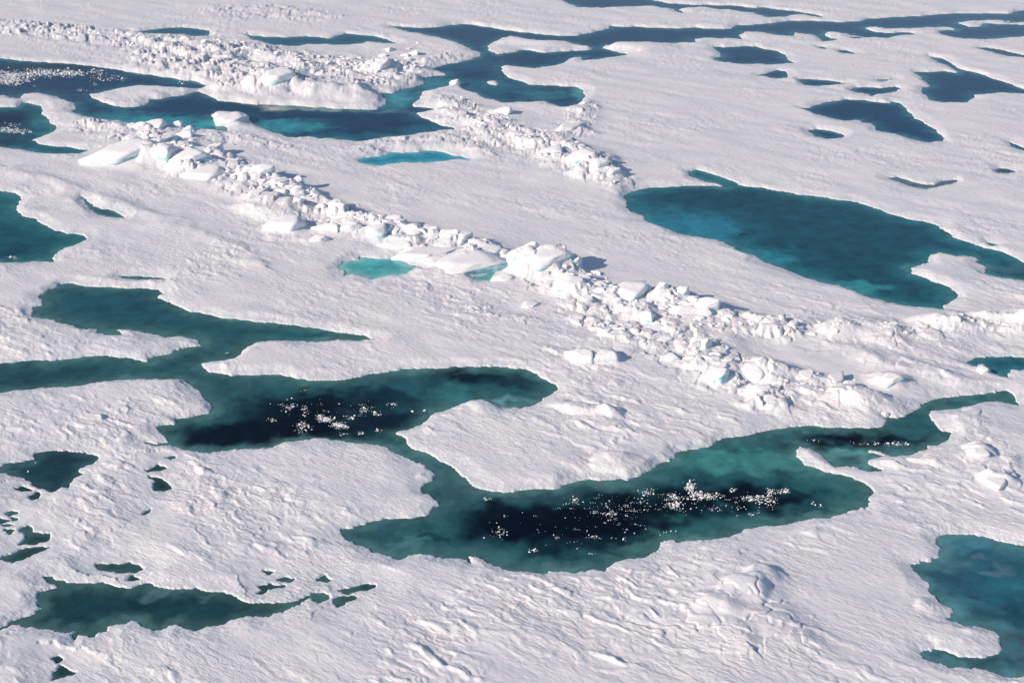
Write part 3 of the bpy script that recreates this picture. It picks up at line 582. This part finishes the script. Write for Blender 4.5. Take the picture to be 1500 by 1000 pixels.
# thin translucent rim where the water is a hand deep over white ice
c = c * .88 + c.mean(1, keepdims=True) * .12
hue = np.ones((NP_, 3), np.float32); hue[24:] = (1.25, .93, 1.08); hue[23] = (1.1, 1.0, .90); hue[5] = hue[27] = hue[28] = (1, 1, 1)
c = c * hue[pi_]
rim = (sstep(1.5, .0, dep + .6 * fbm(wx_ / 1.3, wy_ / 1.3, 2, 150)) * np.clip(.5 + .8 * perlin(wx_ / 6, wy_ / 6, 155), .12, .85))[:, None]; c = c * (1 - rim) + (c * .6 + np.array([.06, .13, .12])) * rim
tint[inw] = c
tint = tint.reshape(-1, 3); pidf = PID.ravel(); sdf = SDF.ravel()
qmin = sdf[Q].min(1); qa = Q[np.arange(len(Q)), sdf[Q].argmin(1)]; qpid = pidf[qa]
for i, (k, lb, outs, isl) in enumerate(PONDS):
    sel = Q[(qpid == i) & (qmin < .5)]
    if not len(sel): continue
    u = np.unique(sel); rm_ = np.full(nr * nc, -1, np.int32); rm_[u] = np.arange(len(u))
    co = CO[u].copy(); co[:, 2] = 0
    me = make_mesh('melt_pond', co, rm_[sel], M_WATER)
    ca_ = me.color_attributes.new('tint', 'FLOAT_COLOR', 'POINT')
    tc = tint[u]; empty = tc.sum(1) == 0; tc[empty] = SH[i]
    ca_.data.foreach_set('color', np.concatenate([tc, np.ones((len(u), 1))], 1).astype(np.float32).ravel())
    o = bpy.data.objects.new('melt_pond' if k != 'h' else 'melt_hole', me); COL.objects.link(o)
    tag(o, lb, 'melt pond' if k != 'h' else 'melt hole', 'melt ponds in the sea ice' if k != 'h' else 'small melt holes in the snow')

# ------------------------------------------------------------------ broken ice
def cube_grid(n):
    vs = {}; fs = []
    def vid(p):
        key = tuple(np.round(p, 5)); return vs.setdefault(key, len(vs))
    g = np.linspace(-1, 1, n + 1)
    for ax in range(3):
        for sg in (-1, 1):
            for i in range(n):
                for j in range(n):
                    q = []
                    for di, dj in ((0, 0), (1, 0), (1, 1), (0, 1)):
                        p = [0, 0, 0]; p[ax] = sg; p[(ax + 1) % 3] = g[i + di]; p[(ax + 2) % 3] = g[j + dj]; q.append(vid(p))
                    fs.append(q if sg > 0 else q[::-1])
    return np.array(list(vs.keys())), np.array(fs)
def block_shape(n, rs, flat=1.0, soft=.12, rough=.03, planes=9, drift=False):
    """a chunk of the unit box cut by random planes, its edges melted round"""
    v, f = cube_grid(n); r = np.random.default_rng(rs)
    d = v / np.linalg.norm(v, axis=1)[:, None]
    ns = r.integers(4, 7); an = r.uniform(0, 6.28) + np.arange(ns) * 6.283 / ns + r.normal(0, .28, ns)
    N = [np.array((math.cos(q), math.sin(q), (r.uniform(-.05, .2) if math.cos(q + .3) > .45 else r.uniform(.35, 1.3)) if drift else r.uniform(-.1, .4))) for q in an] + [np.array((r.normal(-.05, .14), r.normal(-.1, .14), 1)), np.array((0, 0, -1))]
    D = list(r.uniform(.68, 1.0, ns)) + [r.uniform(.6, .85) if drift else .85, .9]
    for k in range(planes):
        a = r.normal(0, 1, 3); a[2] = abs(a[2]) * .8 + .1; N.append(a); D.append(r.uniform(.86, 1.15))
    N = np.array([a / np.linalg.norm(a) for a in N]); D = np.array(D)
    s = (d @ N.T) / D                                   # support per plane
    p = 1 / soft; rad = (np.maximum(s, 1e-4) ** p).sum(1) ** (-1 / p)
    rad = rad * (1 + rough * np.sin(d @ r.normal(0, 5, 3) + 1) + rough * np.sin(d @ r.normal(0, 9, 3)))
    P = d * rad[:, None]
    if drift:                                           # the buried foot goes straight down instead of narrowing
        hl = np.linalg.norm(d[:, :2], axis=1) + 1e-6; dh = np.stack([d[:, 0] / hl, d[:, 1] / hl, 0 * hl], 1)
        sh = (dh @ N.T) / D; rh = (np.maximum(sh, 1e-4) ** p).sum(1) ** (-1 / p)
        low = d[:, 2] < 0; k = np.minimum(1, hl / .62) * rh
        P[low] = np.stack([dh[:, 0] * k, dh[:, 1] * k, d[:, 2] * 2.3], 1)[low]
    return P * np.array([1, 1, flat]), f
def as_mesh(name, v, f, mat, smooth=True): return make_mesh(name, v.astype(np.float32), f, mat, smooth)
BLK = [block_shape(10, 100 + k, 1, soft=random.choice((.018, .03, .045)), rough=.02, planes=4, drift=True) for k in range(14)]
SMALL = [block_shape(2, 300 + k, 1, soft=.03, rough=.04, planes=3) for k in range(12)]
MESH_BLOCK = [as_mesh('ice_block', v, f, M_CAP) for v, f in BLK]
MESH_BODY = [as_mesh('ice_body', v * np.array([.985, .985, .95]), f, M_ICE) for v, f in BLK]
CAPS = []
for v, f in BLK:
    vv = v.copy(); zc = -.7 + .8 * np.clip(v[:, 0] * .9 - v[:, 1] * .45 - .1, 0, 1); vv[:, 2] = np.where(vv[:, 2] < zc, zc + (vv[:, 2] - zc) * .1, vv[:, 2]); vv[:, :2] *= (1 - .04 * (v[:, 2] < zc))[:, None]; CAPS.append(as_mesh('snow_cap', vv, f, M_CAP))
def topz(x, y):
    z, sd, _, _ = surface(np.array([[x]], np.float32), np.array([[y]], np.float32)); return float(z[0, 0]), float(sd[0, 0])

LAND = [(187,234,'the far left slab'),(238,236,'the slab over the green notch'),(301,260,'the thin turquoise ended slab'),(260,184,'the round knob by the water'),(386,264,'the turquoise banded block'),
 (437,276,'the sharp blue shard'),(420,334,'the cream coloured mound'),(487,338,'the leftmost stepped slab'),(550,346,'the turquoise footed slab'),(602,345,'the turquoise cornered block'),
 (654,352,'the block right of the narrow one'),(684,388,'the largest smooth slab'),(738,408,'the boulder by the largest slab'),(801,398,'the huge pyramid block'),(858,440,'the turquoise crack'),
 (925,436,'the beam like slab'),(961,484,'the boulder over the green notch'),(990,440,'the row of white teeth'),(1034,513,'the standing thin shard'),(1100,553,'the long tilted slab'),
 (1055,558,'the rounded block of the lower rubble'),(1126,588,'the lowest blue shadowed lump'),(1180,553,'the low boulder by the dome'),(1303,562,'the block above the green channel'),(1200,490,'the smooth middle of the ridge tail'),
 (1380,480,'the thin blue crack of the ridge tail'),(1480,475,'the right end of the ridge'),(405,128,'the large blue shaded block'),(557,104,'the domed block of the rubble field'),(606,79,'the small leaning slab'),
 (340,75,'the dark pond behind the blocks'),(450,75,'the slender pond behind the rubble'),(400,92,'the tiny pool in the rubble field'),(270,80,'the left end of the rubble field'),(40,45,'the top left corner'),(160,54,'the middle of the rubble strip'),
 (738,165,'the leftmost block of the upper rubble'),(667,140,'the little knob on the snow point'),(804,229,'the long pale slab'),(855,241,'the large rounded block'),(900,258,'the last turquoise sided block'),(828,193,'the middle block of the upper rubble'),(855,153,'the end of the turquoise arm'),
 (500,139,'the long smooth hummock')]
USED = {}
def where(px, py, size, shape):
    best = sorted(LAND, key=lambda l: (l[0] - px) ** 2 + (2 * (l[1] - py)) ** 2)[:4]
    for k in range(4):
        for l in best[:k + 1][-1:]:
            dx, dy = px - l[0], 2 * (py - l[1]); d = math.hypot(dx, dy)
            ax = 'right of' if dx > 0 else 'left of'; ay = 'below' if dy > 0 else 'above'
            if d < 10: side = 'touching'
            elif abs(dx) > 2.2 * abs(dy): side = ax
            elif abs(dy) > 2.2 * abs(dx): side = ay
            else: side = ay + ' and ' + ax
            far_ = 'just ' if 10 <= d < 26 else '' if d < 55 else 'further '
            t = f'{size} {shape} {far_}{side} {l[2]}'
            if t not in USED: USED[t] = 1; return t
    return t
CNT = 0
def put_pair(x, y, z, sx, sy, sz, rz, tilt, tax, k, label, group, pair=True):
    rot = (-tilt * math.sin(tax), tilt * math.cos(tax), rz)
    if pair:
        e = bpy.data.objects.new('ice_block', None); COL.objects.link(e); e.location = (x, y, z); e.rotation_euler = rot; e.empty_display_size = .3
        b = bpy.data.objects.new('ice_body', MESH_BODY[k]); c_ = bpy.data.objects.new('snow_cap', CAPS[k])
        for q in (b, c_): COL.objects.link(q); q.parent = e; q.scale = (sx, sy, sz)
        b['label'] = 'turquoise bare ice under the snow'; b.location.z = -.04 * sz; c_.location.z = .03 * sz
    else:
        e = bpy.data.objects.new('ice_block', MESH_BLOCK[k]); COL.objects.link(e); e.location = (x, y, z); e.rotation_euler = rot; e.scale = (sx, sy, sz)
    tag(e, label, 'ice block', group); return e
occ = []
for n, (px, py, wpx, hf, tilt, lb) in enumerate(NAMED):
    x, y = map(float, ground(px, py, .5)); wm = wpx * scale_at(px, py); z, sd = topz(x, y)
    sx = wm * .52; sy = wm * random.uniform(.42, .54); sz = min(1.5, wm * hf * .50)
    put_pair(x, y, max(z, .15) + sz * (-.26 if hf < .9 else .15), sx, sy, sz, math.radians(random.uniform(-45, 25)), tilt + .04, -2.2 + random.uniform(-.5, .5), n % 14, lb, 'big blocks and slabs of the pressure ridges', pair=not any(q in lb for q in ('hummock', 'mound', 'rounded boulders', 'smooth lone')))
    occ.append((x, y, max(sx, sy)))

FIELDS = [  # polyline (photo px), half width px across / along y, n, size px range, label
 ([(200,200),(260,225),(320,245),(380,268),(440,290)], 24, 11, 40, (10,22), 'jumbled snow covered block at the left end of the main ridge', 'blocks at the left end of the main ridge'),
 ([(440,290),(500,318),(560,335),(620,345),(700,366),(760,386)], 15, 8, 46, (9,20), 'snow covered block among the stepped slabs of the main ridge', 'blocks among the stepped slabs'),
 ([(760,386),(820,400),(870,424),(940,440),(1000,452),(1060,470)], 20, 13, 56, (9,20), 'snow covered block on the high middle part of the main ridge', 'blocks on the high part of the main ridge'),
 ([(1060,472),(1150,484),(1250,488),(1350,484),(1500,474)], 14, 6, 14, (9,17), 'snow covered lump along the low right tail of the main ridge', 'lumps along the tail of the main ridge'),
 ([(860,470),(930,480),(1000,510),(1060,540),(1120,575)], 28, 14, 26, (9,20), 'rounded lump in the lower rubble under the main ridge', 'lumps of the lower rubble'),
 ([(1140,560),(1220,572),(1300,590)], 24, 14, 6, (9,20), 'soft lump on the hummocks above the narrow green channel', 'lumps on the hummocks by the channel'),
 ([(240,58),(310,72),(400,92),(480,102),(560,108),(600,92)], 40, 18, 50, (8,17), 'broken white block in the broad rubble field at the top left', 'blocks of the broad rubble field'),
 ([(0,38),(80,46),(160,54),(240,64)], 20, 6, 12, (7,12), 'small block in the low rubble strip along the top left', 'blocks of the low rubble strip'),
 ([(650,150),(700,178),(760,200),(830,220),(880,248),(910,262)], 28, 11, 40, (8,16), 'broken white block in the upper rubble patch right of the far lead', 'blocks of the upper rubble patch'),
]
stuffV = []; stuffF = []; nv_ = 0
def add_stuff(x, y, z, sx, sy, sz, rz, V, F, acc):
    v, f = V, F; c0, s0 = math.cos(rz), math.sin(rz)
    t1 = random.uniform(-.5, .5); vx = v[:, 0] * sx; vy = v[:, 1] * sy; vz = v[:, 2] * sz + t1 * vx * .6
    p = np.stack([x + vx * c0 - vy * s0, y + vx * s0 + vy * c0, z + vz], 1)
    acc[1].append(f + acc[2]); acc[0].append(p); acc[2] += len(v)
rub = [[], [], 0]
cand = []
def along(pl):
    seg = random.uniform(0, len(pl) - 1.001); k = int(seg); t = seg - k
    return pl[k][0] + t * (pl[k + 1][0] - pl[k][0]), pl[k][1] + t * (pl[k + 1][1] - pl[k][1])
pts = []; PIX = []
SHN = ['jumbled white block', 'white block', 'angular white block', 'snowy lump', 'rounded white lump', 'soft white lump', 'broken white block', 'white block', 'broken white block']
for fi, (pl, wx0, wy0, n, (s0, s1), lb, gr) in enumerate(FIELDS):
    got = tries = 0
    while got < n and tries < n * 30:
        tries += 1
        cx, cy = along(pl); px = cx + random.gauss(0, wx0 * .6); py = cy + random.gauss(0, wy0 * .55)
        x, y = map(float, ground(px, py, .5)); wm = (s0 + (s1 - s0) * random.random() ** 1.8) * scale_at(px, py)
        if any((x - a) ** 2 + (y - b) ** 2 < (.62 * r + wm * .3) ** 2 for a, b, r in occ): continue
        pts.append((0, fi, x, y, wm, lb, gr)); PIX.append((px, py)); occ.append((x, y, wm * .5)); got += 1
    for _ in range(int(n * 4)):
        cx, cy = along(pl); px = cx + random.gauss(0, wx0 * .8); py = cy + random.gauss(0, wy0 * .75)
        x, y = map(float, ground(px, py, .4)); wm = (2.2 + 8 * random.random() ** 2) * scale_at(px, py)
        pts.append((1, fi, x, y, wm, lb, gr)); PIX.append((px, py))
PX = np.array([p[2] for p in pts], np.float32)[None]; PY = np.array([p[3] for p in pts], np.float32)[None]
PZ, PS, _, _ = surface(PX, PY)
nb = 0; NX = np.array(occ[:len(NAMED)])
for q, (k, fi, x, y, wm, lb, gr) in enumerate(pts):
    z = float(PZ[0, q]); sd = float(PS[0, q])
    if sd < .3: continue
    if k == 1 and ((NX[:, 0] - x) ** 2 + (NX[:, 1] - y) ** 2 < (NX[:, 2] * .8) ** 2).any(): continue
    if k == 0 and nb < 218:
        nb += 1; ppx, ppy = PIX[q]; wq = wm / scale_at(ppx, ppy)
        if True: lb = where(ppx, ppy, 'tiny' if wq < 9.5 else 'small' if wq < 12 else 'middling' if wq < 15.5 else 'big', SHN[fi])
        sx = wm * .52; sy = wm * random.uniform(.34, .55); sz = wm * random.uniform(.18, .35)
        put_pair(x, y, z - sz * .12, sx, sy, sz, random.uniform(-1.0, .6), random.uniform(.0, .30), -2.2 + random.gauss(0, .6), nb % 14, lb, gr, pair=False)
    else:
        V, F = random.choice(SMALL); s = wm * .5
        add_stuff(x, y, z + s * .02, s, s * random.uniform(.5, .9), s * random.uniform(.25, .5), random.uniform(0, 6.3), V, F, rub)
def finish(acc, name, mat, smooth):
    me = make_mesh(name, np.concatenate(acc[0]), np.concatenate(acc[1]), mat, smooth); o = bpy.data.objects.new(name, me); COL.objects.link(o); return o
tag(finish(rub, 'ice_rubble', M_CAP, False), 'small white ice rubble strewn along the pressure ridges', 'ice rubble', kind='stuff')

# ------------------------------------------------------------------ floating bits in the black open centres
CL = [
 (399,615,7,5,10),(423,594,12,11,16),(447,599,6,8,12),(445,626,16,9,34),(470,612,10,5,30),(478,614,12,5,60),(495,622,12,4,50),(503,624,9,4,24),(514,611,9,3.5,14),(534,601,8,8,18),(554,605,6,4,10),(575,593,9,3,9),(530,634,8,4,8),
 (554,630,5,4,6),(500,635,8,3,7),(622,602,3,2,3),(604,603,3,3,3),(500,594,60,14,18),(460,600,60,24,16),
 (1010,712,8,8,60),(1018,722,12,6,40),(1034,727,26,7,80),(988,728,20,10,40),(948,722,11,7,22),(988,741,13,7,42),(1105,730,20,8,52),(1127,722,7,11,30),(1148,719,13,5,26),(1121,735,24,12,30),(1073,718,6,6,10),(910,745,70,28,110),
 (1100,753,6,4,8),(1050,745,60,10,26),(913,790,3,3,6),(870,786,8,3,9),(889,753,13,4,14),(775,806,9,4,8),(865,812,4,3,4),(730,779,14,12,16),(711,731,8,3,9),(841,734,18,6,14),(960,780,50,12,10),(1200,738,16,8,5),(820,775,110,34,30),
 (1195,646,5,3,7),(1283,650,4,2,5),(1316,650,15,5,22),(1260,648,50,5,8),
 (12,112,36,9,330),(60,107,30,7,200),(100,107,28,6,160),(15,120,28,5,120),(140,105,12,6,15),(150,115,20,6,20),(180,115,14,3,12),(120,132,6,2,6),(140,127,5,6,6),(265,122,4,2,4),(150,108,30,8,10),
 (10,191,20,4,80),(30,193,16,3.5,40),(45,193,4,2,6),(15,183,16,4,12),(18,377,8,1.2,12),(333,517,6,.8,4),(52,677,1.5,2.5,3),(40,690,2.5,1,3),(1474,32,12,1.5,16),
]
ZN = [('western black opening', 385, 635, 585, 645, lambda x, y: 300 < x < 665 and 560 < y < 670), ('narrow eastern black opening', 1185, 1335, 636, 662, lambda x, y: x > 1175 and 600 < y < 680),
      ('great black opening', 700, 1215, 700, 815, lambda x, y: y > 690), ('far lead slush raft', 0, 105, 98, 124, lambda x, y: y < 150 and x < 105), ('far lead', 105, 270, 95, 140, lambda x, y: y < 150), ('left edge pond', 0, 60, 180, 200, lambda x, y: y < 230), ('western green water', 0, 400, 370, 700, lambda x, y: True)]
LCOL = ['far left', 'left', 'middle left', 'centre', 'middle right', 'right', 'far right']; LROW = ['top', 'upper', 'middle', 'lower', 'bottom']
SZ = ['big', 'biggish', 'middling', 'small']; SHP = ['chunky', 'flat', 'jagged', 'rounded', 'slanting', 'stubby', 'long', 'pale']
def bit_label(px, py, s, shp):
    z = [q for q in ZN if q[5](px, py)][0]
    c = LCOL[min(6, max(0, int((px - z[1]) / (z[2] - z[1]) * 7)))]; r = LROW[min(4, max(0, int((py - z[3]) / (z[4] - z[3]) * 5)))]
    return f"{'big' if s > 3.6 else 'middling' if s > 2.6 else 'small'} {shp} white ice chunk, {r} row, {c} of the {z[0]}", z[0]
bits = []
for cx, cy, rx, ry, n in CL:
    for _ in range(n):
        px = cx + random.gauss(0, rx * .46); py = cy + random.gauss(0, ry * .40)
        s = (.8 + 3.2 * random.random() ** 3.4) * (1.0 if cy > 200 else .85) * (.55 if rx >= 40 and cy > 200 else 1)
        bits.append((px, py, s))
for cx, cy, rx, ry, n in CL:                               # finest crumbs, in short wind streaks
    for _ in range(int(n * .28)):
        qx_ = cx + random.gauss(0, rx * .5); qy_ = cy + random.gauss(0, ry * .45)
        for j in range(7):
            bits.append((qx_ + random.gauss(0, 2.6), qy_ + random.gauss(0, .7) + j * .12, random.uniform(.45, 1.0)))
BX, BY = ground(np.array([b[0] for b in bits]), np.array([b[1] for b in bits])); SDb, _ = pond_field(BX[None].astype(np.float32), BY[None].astype(np.float32))
N0_ = len(bits)
order = sorted(range(len(bits)), key=lambda i: -bits[i][2])
def clump(seed):
    r = np.random.default_rng(seed); V = []; F = []; o_ = 0
    for j in range(3):
        v, f = block_shape(2, seed * 3 + j, 1, soft=.03, rough=.05, planes=3); k = (1, .6, .45)[j]
        v = v * k * r.uniform(.5, 1, 3) + (r.uniform(-.75, .75, 3) * np.array([1, 1, .35]) if j else 0); V.append(v); F.append(f + o_); o_ += len(v)
    return np.concatenate(V), np.concatenate(F)
MESH_BIT = [as_mesh('floating_ice_chunk', v, f, M_CAP, False) for v, f in (clump(500 + k) for k in range(8))]
br = [[], [], 0]; nb = 0
for r_, i in enumerate(order):
    px, py, s = bits[i]; x, y = float(BX[i]), float(BY[i])
    if SDb[0, i] > -.25: continue
    wm = s * scale_at(px, py); sx = wm * .6; sy = wm * random.uniform(.4, .75); sz = wm * random.uniform(.28, .5); rz = random.uniform(0, 6.3)
    if nb < 290:
        nb += 1; o = bpy.data.objects.new('floating_ice_chunk', MESH_BIT[i % 8]); COL.objects.link(o); o.location = (x, y, sz * .35); o.scale = (sx, sy, sz); o.rotation_euler = (random.uniform(-.3, .3), random.uniform(-.3, .3), rz)
        t, zn = bit_label(px, py, s, 'flat' if sz < wm * .38 else 'chunky'); tag(o, t, 'ice chunk', 'ice chunks in the ' + zn)
    else:
        V, F = random.choice(SMALL); add_stuff(x, y, sz * .3, sx, sy, sz, rz, V, F, br)
tag(finish(br, 'brash_ice', M_CAP, False), 'tiny white brash ice floating on the dark water', 'brash ice', kind='stuff')
print('grid', nr, nc, 'blocks', len(occ))
